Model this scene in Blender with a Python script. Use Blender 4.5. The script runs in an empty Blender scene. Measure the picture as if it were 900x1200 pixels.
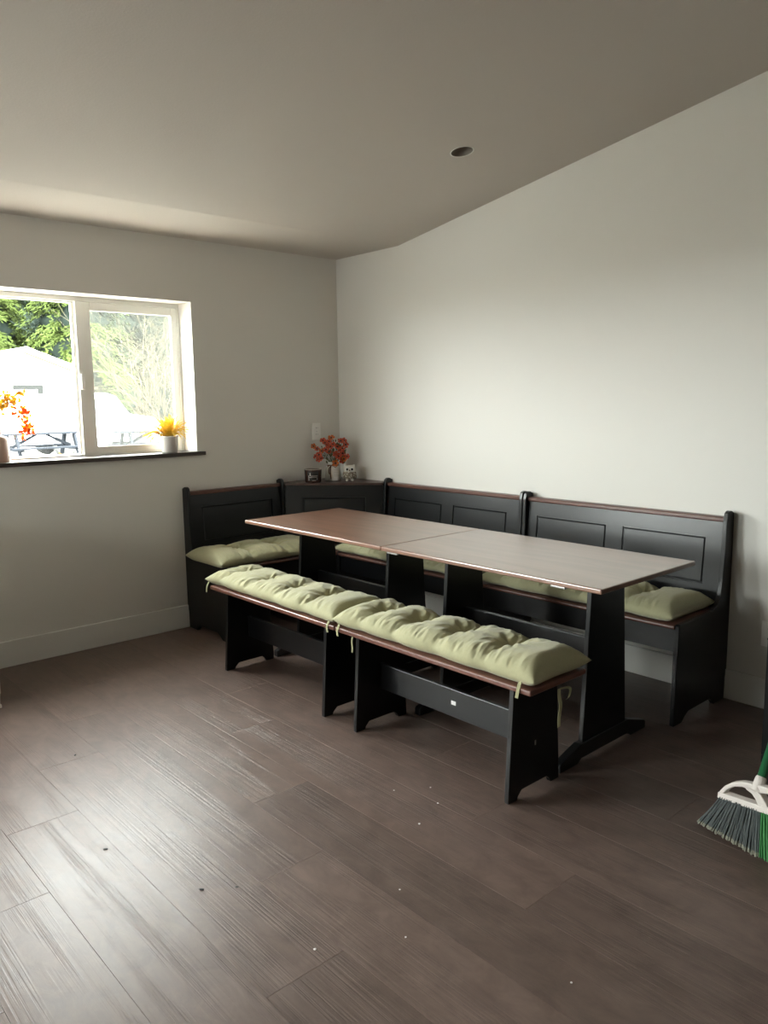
import bpy, bmesh, math, random
from mathutils import Vector, Matrix, noise
C = bpy.context.scene.collection
PI = math.pi
R = random.Random(7)

# ------------------------------------------------------------------ materials
def newmat(name):
    m = bpy.data.materials.new(name); m.use_nodes = True
    nt = m.node_tree
    b = nt.nodes['Principled BSDF']
    return m, nt, b
def nd(nt, t, **kw):
    n = nt.nodes.new(t)
    for k, v in kw.items():
        if k in n.inputs: n.inputs[k].default_value = v
        else: setattr(n, k, v)
    return n
def simple(name, col, rough=.5, metal=0, spec=.5, bump=0, bscale=80, var=0, sheen=0):
    m, nt, b = newmat(name)
    b.inputs['Base Color'].default_value = (*col, 1); b.inputs['Roughness'].default_value = rough
    b.inputs['Metallic'].default_value = metal; b.inputs['Specular IOR Level'].default_value = spec
    if sheen: b.inputs['Sheen Weight'].default_value = sheen
    tc = nd(nt, 'ShaderNodeTexCoord')
    if bump:
        n = nd(nt, 'ShaderNodeTexNoise', Scale=bscale, Detail=4)
        nt.links.new(tc.outputs['Object'], n.inputs['Vector'])
        bp = nd(nt, 'ShaderNodeBump', Strength=bump, Distance=.002)
        nt.links.new(n.outputs['Fac'], bp.inputs['Height']); nt.links.new(bp.outputs['Normal'], b.inputs['Normal'])
    if var:
        n2 = nd(nt, 'ShaderNodeTexNoise', Scale=bscale * .15, Detail=5)
        nt.links.new(tc.outputs['Object'], n2.inputs['Vector'])
        mx = nd(nt, 'ShaderNodeMix', data_type='RGBA')
        nt.links.new(n2.outputs['Fac'], mx.inputs['Factor'])
        mx.inputs['A'].default_value = (*[c * (1 - var) for c in col], 1)
        mx.inputs['B'].default_value = (*[min(1, c * (1 + var)) for c in col], 1)
        nt.links.new(mx.outputs['Result'], b.inputs['Base Color'])
    return m

M = {}
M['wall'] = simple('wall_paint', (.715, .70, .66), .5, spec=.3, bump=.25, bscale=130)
M['farwall'] = simple('taupe_wall_paint', (.66, .64, .60), .6, spec=.2, bump=.25, bscale=130)
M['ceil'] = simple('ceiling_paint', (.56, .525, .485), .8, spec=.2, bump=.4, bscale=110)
M['trim'] = simple('trim_paint', (.78, .775, .74), .4)
M['vinyl'] = simple('white_vinyl', (.82, .81, .77), .35)
M['black'] = simple('black_lacquer', (.0028, .0031, .0038), .31, spec=.5, bump=.05, bscale=30, var=.25)
M['plate'] = simple('plate_plastic', (.86, .85, .82), .35)
M['darkslot'] = simple('dark_slot', (.02, .02, .02), .6)
M['metal'] = simple('brushed_metal', (.55, .55, .55), .3, metal=1)
M['label'] = simple('white_sticker', (.85, .85, .85), .5)
M['canmetal'] = simple('can_reflector', (.30, .27, .24), .4, metal=0)
M['cush'] = simple('sage_cotton', (.43, .415, .255), .85, spec=.15, bump=.25, bscale=700, var=.10, sheen=.25)
M['tie'] = simple('sage_tie', (.36, .35, .21), .85, spec=.15, bump=.2, bscale=600)
M['broomwhite'] = simple('broom_plastic', (.78, .72, .68), .4, spec=.4)
M['broomgreen'] = simple('broom_green', (.015, .12, .045), .35)
M['bristle'] = simple('grey_bristle', (.10, .115, .115), .6, var=.4, bscale=300)
M['bristletip'] = simple('pale_bristle_tip', (.28, .28, .22), .8)
M['greenbristle'] = simple('green_bristle', (.05, .25, .07), .6)
M['pot'] = simple('white_ceramic', (.72, .70, .66), .35, bump=.1, bscale=60)
M['yellow'] = simple('golden_frond', (.78, .50, .06), .6, var=.35, bscale=120)
M['vase'] = simple('blush_ceramic', (.60, .42, .33), .5, var=.08)
M['orange'] = simple('orange_leaf', (.75, .20, .03), .6, var=.45, bscale=150)
M['goldleaf'] = simple('golden_leaf', (.78, .55, .08), .6, var=.3, bscale=150)
M['twig'] = simple('brown_twig', (.22, .10, .05), .7)
M['petal'] = simple('coral_petal', (.62, .10, .045), .6, var=.35, bscale=250)
M['petal2'] = simple('orange_petal', (.70, .22, .05), .6, var=.3, bscale=250)
M['center'] = simple('flower_centre', (.05, .015, .012), .8)
M['leaf'] = simple('olive_leaf', (.11, .12, .05), .7, var=.3, bscale=150)
M['enamel'] = simple('white_enamel', (.74, .73, .69), .3, var=.03)
M['twine'] = simple('brown_ribbon', (.17, .10, .06), .8, bump=.3, bscale=500)
M['script'] = simple('grey_script', (.42, .41, .38), .6)
M['candle'] = simple('brown_jar', (.055, .028, .022), .25)
M['wax'] = simple('candle_rim', (.35, .30, .26), .4)
M['candlelabel'] = simple('candle_label', (.012, .011, .012), .4)
M['silver'] = simple('pale_print', (.42, .38, .36), .5)
M['owl'] = simple('owl_ceramic', (.70, .66, .58), .4, var=.05)
M['eye'] = simple('owl_eye', (.012, .01, .01), .15)
M['ground'] = simple('pale_gravel', (.19, .185, .175), .9, bump=.5, bscale=20, var=.15)
M['bounce'] = simple('bounce_slab_stone', (.42, .375, .335), .9, spec=.1, bump=.3, bscale=12, var=.08)
M['shed'] = simple('cream_siding', (.80, .78, .70), .7)
M['shedtrim'] = simple('yellow_trim', (.17, .125, .04), .6, spec=0)
M['shedroof'] = simple('pale_roof', (.70, .69, .68), .7)
M['greyframe'] = simple('grey_frame', (.022, .023, .022), .6, spec=0)
M['greywood'] = simple('weathered_wood', (.018, .020, .024), .8, spec=0, var=.3, bscale=15)
M['carwhite'] = simple('white_car_paint', (.80, .80, .80), .2)
M['carglass'] = simple('car_glass', (.10, .12, .13), .1)
M['tyre'] = simple('tyre_rubber', (.03, .03, .03), .8)
def leafy(name, col, var=.3, scale=150, tr=.5):
    m = simple(name, col, .6, spec=.2, var=var, bscale=scale); nt = m.node_tree; b = nt.nodes['Principled BSDF']
    o = nt.nodes['Material Output']; mx = nd(nt, 'ShaderNodeMixShader'); mx.inputs[0].default_value = tr
    tl = nd(nt, 'ShaderNodeBsdfTranslucent'); src = b.inputs['Base Color'].links[0].from_socket
    nt.links.new(src, tl.inputs['Color']); nt.links.new(b.outputs[0], mx.inputs[1]); nt.links.new(tl.outputs[0], mx.inputs[2]); nt.links.new(mx.outputs[0], o.inputs['Surface'])
    return m
M['yellow'] = leafy('golden_frond', (.86, .60, .09)); M['orange'] = leafy('orange_leaf', (.72, .17, .03), .4); M['goldleaf'] = leafy('golden_leaf', (.75, .50, .07))
M['petal'] = leafy('coral_petal', (.58, .11, .06), .35, 250, .25); M['petal2'] = leafy('orange_petal', (.58, .17, .045), .3, 250, .25)
M['bark'] = simple('bark', (.045, .035, .028), .9, spec=0, bump=.5, bscale=20)
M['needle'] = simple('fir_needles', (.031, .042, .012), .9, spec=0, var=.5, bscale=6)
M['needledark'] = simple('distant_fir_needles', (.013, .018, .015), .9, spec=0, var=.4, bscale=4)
M['branch'] = simple('bare_branches', (.060, .052, .036), .8, spec=0, var=.3, bscale=10)
M['buds'] = simple('pale_buds', (.05, .046, .02), .8, spec=0, var=.3, bscale=10)
M['drygrass'] = simple('dry_leaves', (.09, .05, .014), .8, spec=0, var=.4, bscale=20)

def wood(name, c1, c2, rough, scale=(30, 2.2, 30), coat=0, spec=.5):
    m, nt, b = newmat(name)
    tc = nd(nt, 'ShaderNodeTexCoord'); mp = nd(nt, 'ShaderNodeMapping'); mp.inputs['Scale'].default_value = scale
    nt.links.new(tc.outputs['Object'], mp.inputs['Vector'])
    n = nd(nt, 'ShaderNodeTexNoise', Scale=1, Detail=6, Roughness=.6, Distortion=.4)
    nt.links.new(mp.outputs['Vector'], n.inputs['Vector'])
    cr = nd(nt, 'ShaderNodeValToRGB')
    cr.color_ramp.elements[0].position = .3; cr.color_ramp.elements[0].color = (*c1, 1)
    cr.color_ramp.elements[1].position = .72; cr.color_ramp.elements[1].color = (*c2, 1)
    nt.links.new(n.outputs['Fac'], cr.inputs['Fac']); nt.links.new(cr.outputs['Color'], b.inputs['Base Color'])
    b.inputs['Roughness'].default_value = rough; b.inputs['Specular IOR Level'].default_value = spec
    if coat: b.inputs['Coat Weight'].default_value = coat; b.inputs['Coat Roughness'].default_value = .22
    bp = nd(nt, 'ShaderNodeBump', Strength=.08, Distance=.001)
    nt.links.new(n.outputs['Fac'], bp.inputs['Height']); nt.links.new(bp.outputs['Normal'], b.inputs['Normal'])
    return m
M['top'] = wood('mahogany_top', (.165, .078, .050), (.300, .152, .100), .30, (14, 1.6, 14), coat=1.0, spec=.95)
M['edge'] = wood('mahogany_edge', (.12, .050, .036), (.19, .080, .058), .28, (20, 3, 20))
M['rail'] = wood('dark_mahogany_rail', (.085, .036, .026), (.14, .060, .044), .32, (20, 3, 20))
M['shelfwood'] = wood('dark_brown_shelf', (.050, .026, .021), (.085, .046, .038), .35, (14, 14, 14))
M['stool'] = wood('dark_stained_sill', (.030, .020, .016), (.06, .042, .034), .4, (2.2, 30, 30))

def floor_mat():
    m, nt, b = newmat('floor_planks')
    L = nt.links
    tc = nd(nt, 'ShaderNodeTexCoord')
    at = nd(nt, 'ShaderNodeAttribute', attribute_name='plank')          # a random value per plank
    comb = nd(nt, 'ShaderNodeCombineXYZ')
    mul = nd(nt, 'ShaderNodeMath', operation='MULTIPLY'); mul.inputs[1].default_value = 37.0
    L.new(at.outputs['Fac'], mul.inputs[0]); L.new(mul.outputs[0], comb.inputs['Y']); L.new(mul.outputs[0], comb.inputs['X'])
    add = nd(nt, 'ShaderNodeVectorMath', operation='ADD')
    L.new(tc.outputs['Object'], add.inputs[0]); L.new(comb.outputs[0], add.inputs[1])
    mp = nd(nt, 'ShaderNodeMapping'); mp.inputs['Scale'].default_value = (150, 2.0, 1); L.new(add.outputs[0], mp.inputs['Vector'])
    grain = nd(nt, 'ShaderNodeTexNoise', Scale=1, Detail=3, Roughness=.55, Distortion=.45); L.new(mp.outputs[0], grain.inputs['Vector'])
    mp2 = nd(nt, 'ShaderNodeMapping'); mp2.inputs['Scale'].default_value = (16, 8, 1); L.new(add.outputs[0], mp2.inputs['Vector'])
    cloud = nd(nt, 'ShaderNodeTexNoise', Scale=1, Detail=7, Roughness=.65, Distortion=.6); L.new(mp2.outputs[0], cloud.inputs['Vector'])
    # only some bands of each plank carry the embossed grain
    mp3 = nd(nt, 'ShaderNodeMapping'); mp3.inputs['Scale'].default_value = (14, 1.0, 1); L.new(add.outputs[0], mp3.inputs['Vector'])
    band = nd(nt, 'ShaderNodeTexNoise', Scale=1, Detail=2, Distortion=.5); L.new(mp3.outputs[0], band.inputs['Vector'])
    bandr = nd(nt, 'ShaderNodeMapRange'); bandr.inputs['From Min'].default_value = .42; bandr.inputs['From Max'].default_value = .6
    L.new(band.outputs['Fac'], bandr.inputs['Value'])
    sharp = nd(nt, 'ShaderNodeMapRange'); sharp.inputs['From Min'].default_value = .40; sharp.inputs['From Max'].default_value = .56
    L.new(grain.outputs['Fac'], sharp.inputs['Value'])
    hm = nd(nt, 'ShaderNodeMath', operation='MULTIPLY'); L.new(bandr.outputs[0], hm.inputs[0]); L.new(sharp.outputs[0], hm.inputs[1])
    cr = nd(nt, 'ShaderNodeValToRGB')
    cr.color_ramp.elements[0].position = .30; cr.color_ramp.elements[0].color = (.100, .068, .056, 1)
    cr.color_ramp.elements[1].position = .70; cr.color_ramp.elements[1].color = (.170, .119, .099, 1)
    L.new(cloud.outputs['Fac'], cr.inputs['Fac'])
    val = nd(nt, 'ShaderNodeMapRange'); val.inputs['To Min'].default_value = .88; val.inputs['To Max'].default_value = 1.12
    L.new(at.outputs['Fac'], val.inputs['Value'])
    dk = nd(nt, 'ShaderNodeMapRange'); dk.inputs['To Min'].default_value = 1.0; dk.inputs['To Max'].default_value = .92
    L.new(hm.outputs[0], dk.inputs['Value'])
    vm = nd(nt, 'ShaderNodeMath', operation='MULTIPLY'); L.new(val.outputs[0], vm.inputs[0]); L.new(dk.outputs[0], vm.inputs[1])
    sc = nd(nt, 'ShaderNodeVectorMath', operation='SCALE'); L.new(cr.outputs['Color'], sc.inputs[0]); L.new(vm.outputs[0], sc.inputs['Scale'])
    L.new(sc.outputs[0], b.inputs['Base Color'])
    rr = nd(nt, 'ShaderNodeMapRange'); rr.inputs['To Min'].default_value = .30; rr.inputs['To Max'].default_value = .46
    L.new(cloud.outputs['Fac'], rr.inputs['Value']); L.new(rr.outputs[0], b.inputs['Roughness'])
    b.inputs['Specular IOR Level'].default_value = .5
    bp = nd(nt, 'ShaderNodeBump', Strength=.75, Distance=.0007); L.new(hm.outputs[0], bp.inputs['Height'])
    bp2 = nd(nt, 'ShaderNodeBump', Strength=.4, Distance=.0012); L.new(cloud.outputs['Fac'], bp2.inputs['Height']); L.new(bp.outputs['Normal'], bp2.inputs['Normal'])
    L.new(bp2.outputs['Normal'], b.inputs['Normal'])
    return m
M['floor'] = floor_mat()

def glass_mat():
    m = bpy.data.materials.new('window_glass'); m.use_nodes = True; nt = m.node_tree; nt.nodes.clear()
    o = nd(nt, 'ShaderNodeOutputMaterial'); mx = nd(nt, 'ShaderNodeMixShader'); t = nd(nt, 'ShaderNodeBsdfTransparent')
    t.inputs['Color'].default_value = (.93, .96, .94, 1)
    g = nd(nt, 'ShaderNodeBsdfGlossy'); g.inputs['Roughness'].default_value = .02
    f = nd(nt, 'ShaderNodeLayerWeight'); pw = nd(nt, 'ShaderNodeMath', operation='POWER'); pw.inputs[1].default_value = 5
    ma = nd(nt, 'ShaderNodeMath', operation='MULTIPLY_ADD'); ma.inputs[1].default_value = .9; ma.inputs[2].default_value = .025
    nt.links.new(f.outputs['Facing'], pw.inputs[0]); nt.links.new(pw.outputs[0], ma.inputs[0])
    nt.links.new(ma.outputs[0], mx.inputs[0]); nt.links.new(t.outputs[0], mx.inputs[1]); nt.links.new(g.outputs[0], mx.inputs[2])
    nt.links.new(mx.outputs[0], o.inputs[0]); return m
M['glass'] = glass_mat()
def screen_mat():
    m = bpy.data.materials.new('insect_mesh'); m.use_nodes = True; nt = m.node_tree; nt.nodes.clear()
    o = nd(nt, 'ShaderNodeOutputMaterial'); mx = nd(nt, 'ShaderNodeMixShader'); t = nd(nt, 'ShaderNodeBsdfTransparent')
    tl = nd(nt, 'ShaderNodeBsdfTranslucent'); tl.inputs['Color'].default_value = (.075, .075, .068, 1)
    mx.inputs[0].default_value = .15
    nt.links.new(t.outputs[0], mx.inputs[1]); nt.links.new(tl.outputs[0], mx.inputs[2]); nt.links.new(mx.outputs[0], o.inputs[0]); return m
M['screen'] = screen_mat()
def owl_body():
    m = M['owl']; nt = m.node_tree; b = nt.nodes['Principled BSDF']
    tc = nd(nt, 'ShaderNodeTexCoord'); v = nd(nt, 'ShaderNodeTexVoronoi', Scale=85)
    nt.links.new(tc.outputs['Object'], v.inputs['Vector'])
    sx = nd(nt, 'ShaderNodeSeparateXYZ'); nt.links.new(tc.outputs['Object'], sx.inputs[0])
    r = nd(nt, 'ShaderNodeMapRange'); r.inputs['From Min'].default_value = .066; r.inputs['From Max'].default_value = .056
    nt.links.new(sx.outputs['Z'], r.inputs['Value'])
    cr = nd(nt, 'ShaderNodeMapRange'); cr.inputs['From Min'].default_value = .25; cr.inputs['From Max'].default_value = .5
    nt.links.new(v.outputs['Distance'], cr.inputs['Value'])
    mm = nd(nt, 'ShaderNodeMath', operation='MULTIPLY'); nt.links.new(r.outputs[0], mm.inputs[0]); nt.links.new(cr.outputs[0], mm.inputs[1])
    mx = nd(nt, 'ShaderNodeMix', data_type='RGBA'); mx.inputs['A'].default_value = (.70, .66, .58, 1); mx.inputs['B'].default_value = (.20, .16, .11, 1)
    nt.links.new(mm.outputs[0], mx.inputs['Factor']); nt.links.new(mx.outputs['Result'], b.inputs['Base Color'])
owl_body()

# ------------------------------------------------------------------ mesh helpers
def link(name, me, mat, parent=None, loc=None, smooth=False):
    o = bpy.data.objects.new(name, me); C.objects.link(o)
    for m in (mat if isinstance(mat, (list, tuple)) else [mat]): me.materials.append(m)
    if parent: o.parent = parent
    if loc: o.location = loc
    if smooth:
        for p in me.polygons: p.use_smooth = True
    return o
def obj(name, bm, mat, parent=None, loc=None, smooth=False, recalc=True):
    if recalc: bmesh.ops.recalc_face_normals(bm, faces=bm.faces[:])
    me = bpy.data.meshes.new(name); bm.to_mesh(me); bm.free()
    return link(name, me, mat, parent, loc, smooth)
def bevel(o, w=.002, seg=2, ang=35):
    b = o.modifiers.new('bevel', 'BEVEL'); b.width = w; b.segments = seg; b.limit_method = 'ANGLE'; b.angle_limit = math.radians(ang)
    b.harden_normals = False
    return o
def thing(name, label, cat, loc=(0, 0, 0), rz=0, group=None):
    o = bpy.data.objects.new(name, None); C.objects.link(o); o.location = loc; o.rotation_euler = (0, 0, rz)
    o.empty_display_size = .05
    return tag(o, label, cat, group)
def tag(o, label, cat, group=None, kind=None):
    o['label'] = label; o['category'] = cat
    if group: o['group'] = group
    if kind: o['kind'] = kind
    return o
def struct(o):
    o['kind'] = 'structure'; return o
def box(bm, x0, x1, y0, y1, z0, z1):
    vs = [bm.verts.new(p) for p in ((x0, y0, z0), (x1, y0, z0), (x1, y1, z0), (x0, y1, z0), (x0, y0, z1), (x1, y0, z1), (x1, y1, z1), (x0, y1, z1))]
    for f in ((0, 3, 2, 1), (4, 5, 6, 7), (0, 1, 5, 4), (1, 2, 6, 5), (2, 3, 7, 6), (3, 0, 4, 7)): bm.faces.new([vs[i] for i in f])
    return vs
def boxobj(name, d, mat, parent=None, bw=.002):
    bm = bmesh.new(); box(bm, *d); o = obj(name, bm, mat, parent)
    if bw: bevel(o, bw)
    return o
def prism(bm, pts, mapf, a, b):
    """polygon pts (p,q) extruded between a and b; mapf(p,q,t)->xyz"""
    A = [bm.verts.new(mapf(p, q, a)) for p, q in pts]; B = [bm.verts.new(mapf(p, q, b)) for p, q in pts]
    n = len(pts)
    bm.faces.new(A); bm.faces.new(B[::-1])
    for i in range(n): bm.faces.new((A[i], B[i], B[(i + 1) % n], A[(i + 1) % n]))
def lathe(bm, prof, seg=32, cx=0, cy=0, cap=True):
    rings = []
    for r, z in prof:
        rings.append([bm.verts.new((cx + r * math.cos(2 * PI * i / seg), cy + r * math.sin(2 * PI * i / seg), z)) for i in range(seg)])
    for a, b in zip(rings, rings[1:]):
        for i in range(seg): bm.faces.new((a[i], a[(i + 1) % seg], b[(i + 1) % seg], b[i]))
    if cap:
        bm.faces.new(rings[0][::-1]); bm.faces.new(rings[-1])
def tube(bm, pts, rad, seg=8, cap=True):
    pts = [Vector(p) for p in pts]; n = len(pts)
    rs = rad if isinstance(rad, (list, tuple)) else [rad] * n
    rings = []; up = Vector((0, 0, 1))
    for i, p in enumerate(pts):
        t = (pts[min(i + 1, n - 1)] - pts[max(i - 1, 0)]).normalized()
        a = t.cross(up)
        if a.length < 1e-3: a = t.cross(Vector((1, 0, 0)))
        a.normalize(); b = a.cross(t)
        rings.append([bm.verts.new(p + (a * math.cos(2 * PI * k / seg) + b * math.sin(2 * PI * k / seg)) * rs[i]) for k in range(seg)])
    for u, v in zip(rings, rings[1:]):
        for k in range(seg): bm.faces.new((u[k], u[(k + 1) % seg], v[(k + 1) % seg], v[k]))
    if cap: bm.faces.new(rings[0][::-1]); bm.faces.new(rings[-1])
def ribbon(bm, pts, side, w, th=.0012):
    """flat strap of width w along pts, side = width direction"""
    s = Vector(side).normalized(); pts = [Vector(p) for p in pts]; rings = []
    for i, p in enumerate(pts):
        t = (pts[min(i + 1, len(pts) - 1)] - pts[max(i - 1, 0)]).normalized(); nn = t.cross(s).normalized()
        rings.append([bm.verts.new(p + s * a * w / 2 + nn * b * th / 2) for a, b in ((-1, -1), (1, -1), (1, 1), (-1, 1))])
    for u, v in zip(rings, rings[1:]):
        for k in range(4): bm.faces.new((u[k], u[(k + 1) % 4], v[(k + 1) % 4], v[k]))
    bm.faces.new(rings[0][::-1]); bm.faces.new(rings[-1])
def ellipsoid(bm, c, r, seg=20, rings=12, rot=None):
    m = Matrix.Translation(c) @ (rot.to_4x4() if rot else Matrix.Identity(4)) @ Matrix.Diagonal((*r, 1))
    bmesh.ops.create_uvsphere(bm, u_segments=seg, v_segments=rings, radius=1, matrix=m)
def arc(cx, cz, r, a0, a1, n):
    return [(cx + r * math.cos(math.radians(a0 + (a1 - a0) * i / n)), cz + r * math.sin(math.radians(a0 + (a1 - a0) * i / n))) for i in range(n + 1)]

# ------------------------------------------------------------------ the room
XL, YF = -6.4, -9.0            # left wall, wall behind the camera
ZC, YK, SL = 2.343, -.625, .162  # flat ceiling strip, crease, slope
def zceil(y): return ZC if y > YK else ZC + SL * (YK - y)
WX0, WX1, WZ0, WZ1, WD = -2.40, -1.122, 1.086, 1.981, .20

def build_floor():
    bm = bmesh.new(); lay = bm.faces.layers.float.new('plank')
    x0, pw, pl, g, dz = -1.4235, .2336, 1.556, .0007, .0019
    start = {-1: -2.315, 0: -2.725, 1: -1.571, 2: -2.129, 3: -2.524, 4: -1.356, 5: -1.752, 6: -2.15, 7: -2.536}
    rr = random.Random(3)
    k = -7
    while True:
        xa = x0 - k * pw; xb = xa - pw            # row k spans xb..xa
        if xa < XL: break
        if xb < 0.05:
            s = start.get(k, rr.uniform(-1.5, 0)); y = s
            while y < .1: y += pl
            while y > YF:
                ya, yb = y, y - pl; v = rr.random()
                X0, X1, Y0, Y1 = max(xb, XL - .05), min(xa, .05), max(yb, YF - .05), min(ya, .05)
                if X1 - X0 > .004 and Y1 - Y0 > .004:
                    o = [(X0, Y0), (X1, Y0), (X1, Y1), (X0, Y1)]
                    i = [(X0 + g, Y0 + g), (X1 - g, Y0 + g), (X1 - g, Y1 - g), (X0 + g, Y1 - g)]
                    O = [bm.verts.new((p[0], p[1], -dz)) for p in o]; I = [bm.verts.new((p[0], p[1], 0)) for p in i]
                    fs = [bm.faces.new(I)] + [bm.faces.new((O[j], O[(j + 1) % 4], I[(j + 1) % 4], I[j])) for j in range(4)]
                    for f in fs: f[lay] = v
                y = yb
        k += 1
    # the subfloor below the boards
    vs = box(bm, XL - .05, .05, YF - .05, .05, -.06, -.0020)
    o = obj('floor', bm, M['floor'], recalc=False)
    return struct(o)
build_floor()

def wall_with_holes(name, mapf, u0, u1, ztop, holes, th):
    """mapf(u, depth, z); holes = [(u0,u1,z0,z1)] left to right"""
    bm = bmesh.new()
    us = sorted({u0, u1, *[h[0] for h in holes], *[h[1] for h in holes]}); zs = sorted({0, ztop, *[h[2] for h in holes], *[h[3] for h in holes]})
    for d in (0, th):
        for i in range(len(us) - 1):
            for j in range(len(zs) - 1):
                if any(us[i] >= h[0] - 1e-6 and us[i + 1] <= h[1] + 1e-6 and zs[j] >= h[2] - 1e-6 and zs[j + 1] <= h[3] + 1e-6 for h in holes): continue
                bm.faces.new([bm.verts.new(mapf(u, d, z)) for u, z in ((us[i], zs[j]), (us[i + 1], zs[j]), (us[i + 1], zs[j + 1]), (us[i], zs[j + 1]))])
    for (p0, p1, q0, q1) in [(u0, u1, 0, ztop)] + list(holes):
        for a, b in (((p0, q0), (p1, q0)), ((p1, q0), (p1, q1)), ((p1, q1), (p0, q1)), ((p0, q1), (p0, q0))):
            bm.faces.new([bm.verts.new(mapf(p[0], d, p[1])) for p, d in ((a, 0), (b, 0), (b, th), (a, th))])
    bmesh.ops.remove_doubles(bm, verts=bm.verts[:], dist=1e-5)
    return struct(obj(name, bm, M['wall']))
DX0, DX1, DZ0, DZ1 = -5.95, -3.65, .74, 2.02            # wide unseen window, added further left in the window wall for extra light
wall_with_holes('wall_back', lambda u, d, z: (u, d, z), XL - .15, .15, ZC + .02, [(DX0, DX1, DZ0, DZ1), (WX0, WX1, WZ0, WZ1)], WD)
LY0, LY1, LZ0, LZ1 = -1.60, -.95, 1.10, 2.02            # small unseen window in the left wall, also added for light
wall_with_holes('wall_left', lambda u, d, z: (XL - d, u, z), YF, 0, 4.1, [(LY0, LY1, LZ0, LZ1)], .16)
struct(boxobj('wall_right', (0, .15, YF, 0, 0, 4.1), M['wall'], bw=0))
struct(boxobj('wall_front', (XL - .15, .15, YF - .15, YF, 0, 4.1), M['farwall'], bw=0))

CAN = Vector((-.636, -1.744, zceil(-1.744)))
def build_ceiling():
    bm = bmesh.new()
    # flat strip by the window wall
    xa, xb = XL - .15, .15
    def quad(*p): bm.faces.new([bm.verts.new(q) for q in p])
    quad((xa, .02, ZC), (xb, .02, ZC), (xb, YK, ZC), (xa, YK, ZC))
    # the slope, with a round hole for the can light
    r, n = .052, 40
    y0, y1 = YK, YF - .15
    sq = .2
    def P(x, y): return (x, y, zceil(y))
    cx, cy = CAN.x, CAN.y
    xs = [xa, cx - sq, cx + sq, xb]; ys = [y0, cy + sq, cy - sq, y1]
    for i in range(3):
        for j in range(3):
            if i == 1 and j == 1: continue
            quad(P(xs[i], ys[j]), P(xs[i + 1], ys[j]), P(xs[i + 1], ys[j + 1]), P(xs[i], ys[j + 1]))
    for k in range(n):
        def at(k):
            a = 2 * PI * k / n; c, s = math.cos(a), math.sin(a); m = max(abs(c), abs(s))
            return P(cx + r * c, cy + r * s), P(cx + sq * c / m, cy + sq * s / m)
        (i0, o0), (i1, o1) = at(k), at(k + 1)
        quad(i0, o0, o1, i1)
    bmesh.ops.remove_doubles(bm, verts=bm.verts[:], dist=1e-5)
    # roof deck above so that no light leaks
    vs = box(bm, xa, xb, YF - .15, -.02, 0, .1)
    for i, v in enumerate(vs): v.co.z += zceil(v.co.y) + .12
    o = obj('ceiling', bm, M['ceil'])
    return struct(o)
build_ceiling()
# baseboards
struct(boxobj('baseboard_back', (XL, -.0, -.015, 0, 0, .1405), M['trim'], bw=.003))
struct(boxobj('baseboard_right', (-.015, 0, YF, -.015, 0, .1405), M['trim'], bw=.003))

# recessed can light in the ceiling slope
def can_light():
    t = thing('recessed_light', 'small round recessed light with dark interior in the sloped ceiling', 'ceiling light', CAN)
    t.rotation_euler = (math.atan(-SL) * 1, 0, 0)
    bm = bmesh.new(); lathe(bm, [(.052, -.0005), (.0525, .002), (.050, .03), (.047, .075), (.03, .085), (.0, .086)], 40, cap=False)
    obj('housing', bm, M['canmetal'], t, smooth=True)
    bm = bmesh.new(); lathe(bm, [(.0515, -.001), (.056, -.0015), (.0565, 0.0), (.0515, .001)], 40, cap=False)
    obj('trim_ring', bm, M['trim'], t, smooth=True)
    bm = bmesh.new(); lathe(bm, [(.0, .052), (.02, .053), (.034, .060), (.036, .078)], 32, cap=False)
    obj('bulb', bm, M['greyframe'], t, smooth=True)
can_light()

# ---------------------------------------------------------------- windows
def build_window(name, mapf, w, z0, z1, sashes, split, screen=False, latch=True):
    """mapf(u, d, z): u along the window 0..w, d outwards."""
    t = bpy.data.objects.new(name, None); C.objects.link(t); t['kind'] = 'structure'
    def B(bm, u0, u1, d0, d1, a, b):
        vs = [bm.verts.new(mapf(u, d, z)) for u, d, z in ((u0, d0, a), (u1, d0, a), (u1, d1, a), (u0, d1, a), (u0, d0, b), (u1, d0, b), (u1, d1, b), (u0, d1, b))]
        for f in ((0, 3, 2, 1), (4, 5, 6, 7), (0, 1, 5, 4), (1, 2, 6, 5), (2, 3, 7, 6), (3, 0, 4, 7)): bm.faces.new([vs[i] for i in f])
    def ring(nm, u0, u1, a, b, fw, d0, d1, mat, par):
        fl, fr, fb, ft = fw
        bm = bmesh.new()
        B(bm, u0, u0 + fl, d0, d1, a, b); B(bm, u1 - fr, u1, d0, d1, a, b)
        B(bm, u0 + fl, u1 - fr, d0, d1, a, a + fb); B(bm, u0 + fl, u1 - fr, d0, d1, b - ft, b)
        return bevel(obj(nm, bm, mat, par), .003)
    D = .155
    ring('frame', 0, w, z0, z1, (.022, .018, .010, .026), D, D + .048, M['vinyl'], t)
    for i, (u0, u1, d, fw) in enumerate(sashes):
        zz0, zz1 = z0 + .010, z1 - .026
        s = ring('sash', u0, u1, zz0, zz1, fw, d, d + .024, M['vinyl'], t)
        bm = bmesh.new(); B(bm, u0 + fw[0] - .004, u1 - fw[1] + .004, d + .010, d + .014, zz0 + fw[2] - .004, zz1 - fw[3] + .004)
        obj('pane', bm, M['glass'], s)
    if screen:
        u0, u1 = screen
        bm = bmesh.new()
        B(bm, u0, u1, D + .046, D + .0465, z0 + .012, z1 - .028)
        obj('insect_screen', bm, M['screen'], t)
    if latch:
        u, zc = latch
        bm = bmesh.new(); B(bm, u - .010, u + .010, sashes[1][2] - .016, sashes[1][2] - .001, zc - .045, zc + .045)
        l = bevel(obj('latch', bm, M['vinyl'], t), .006, 3)
    return t
W = WX1 - WX0
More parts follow.
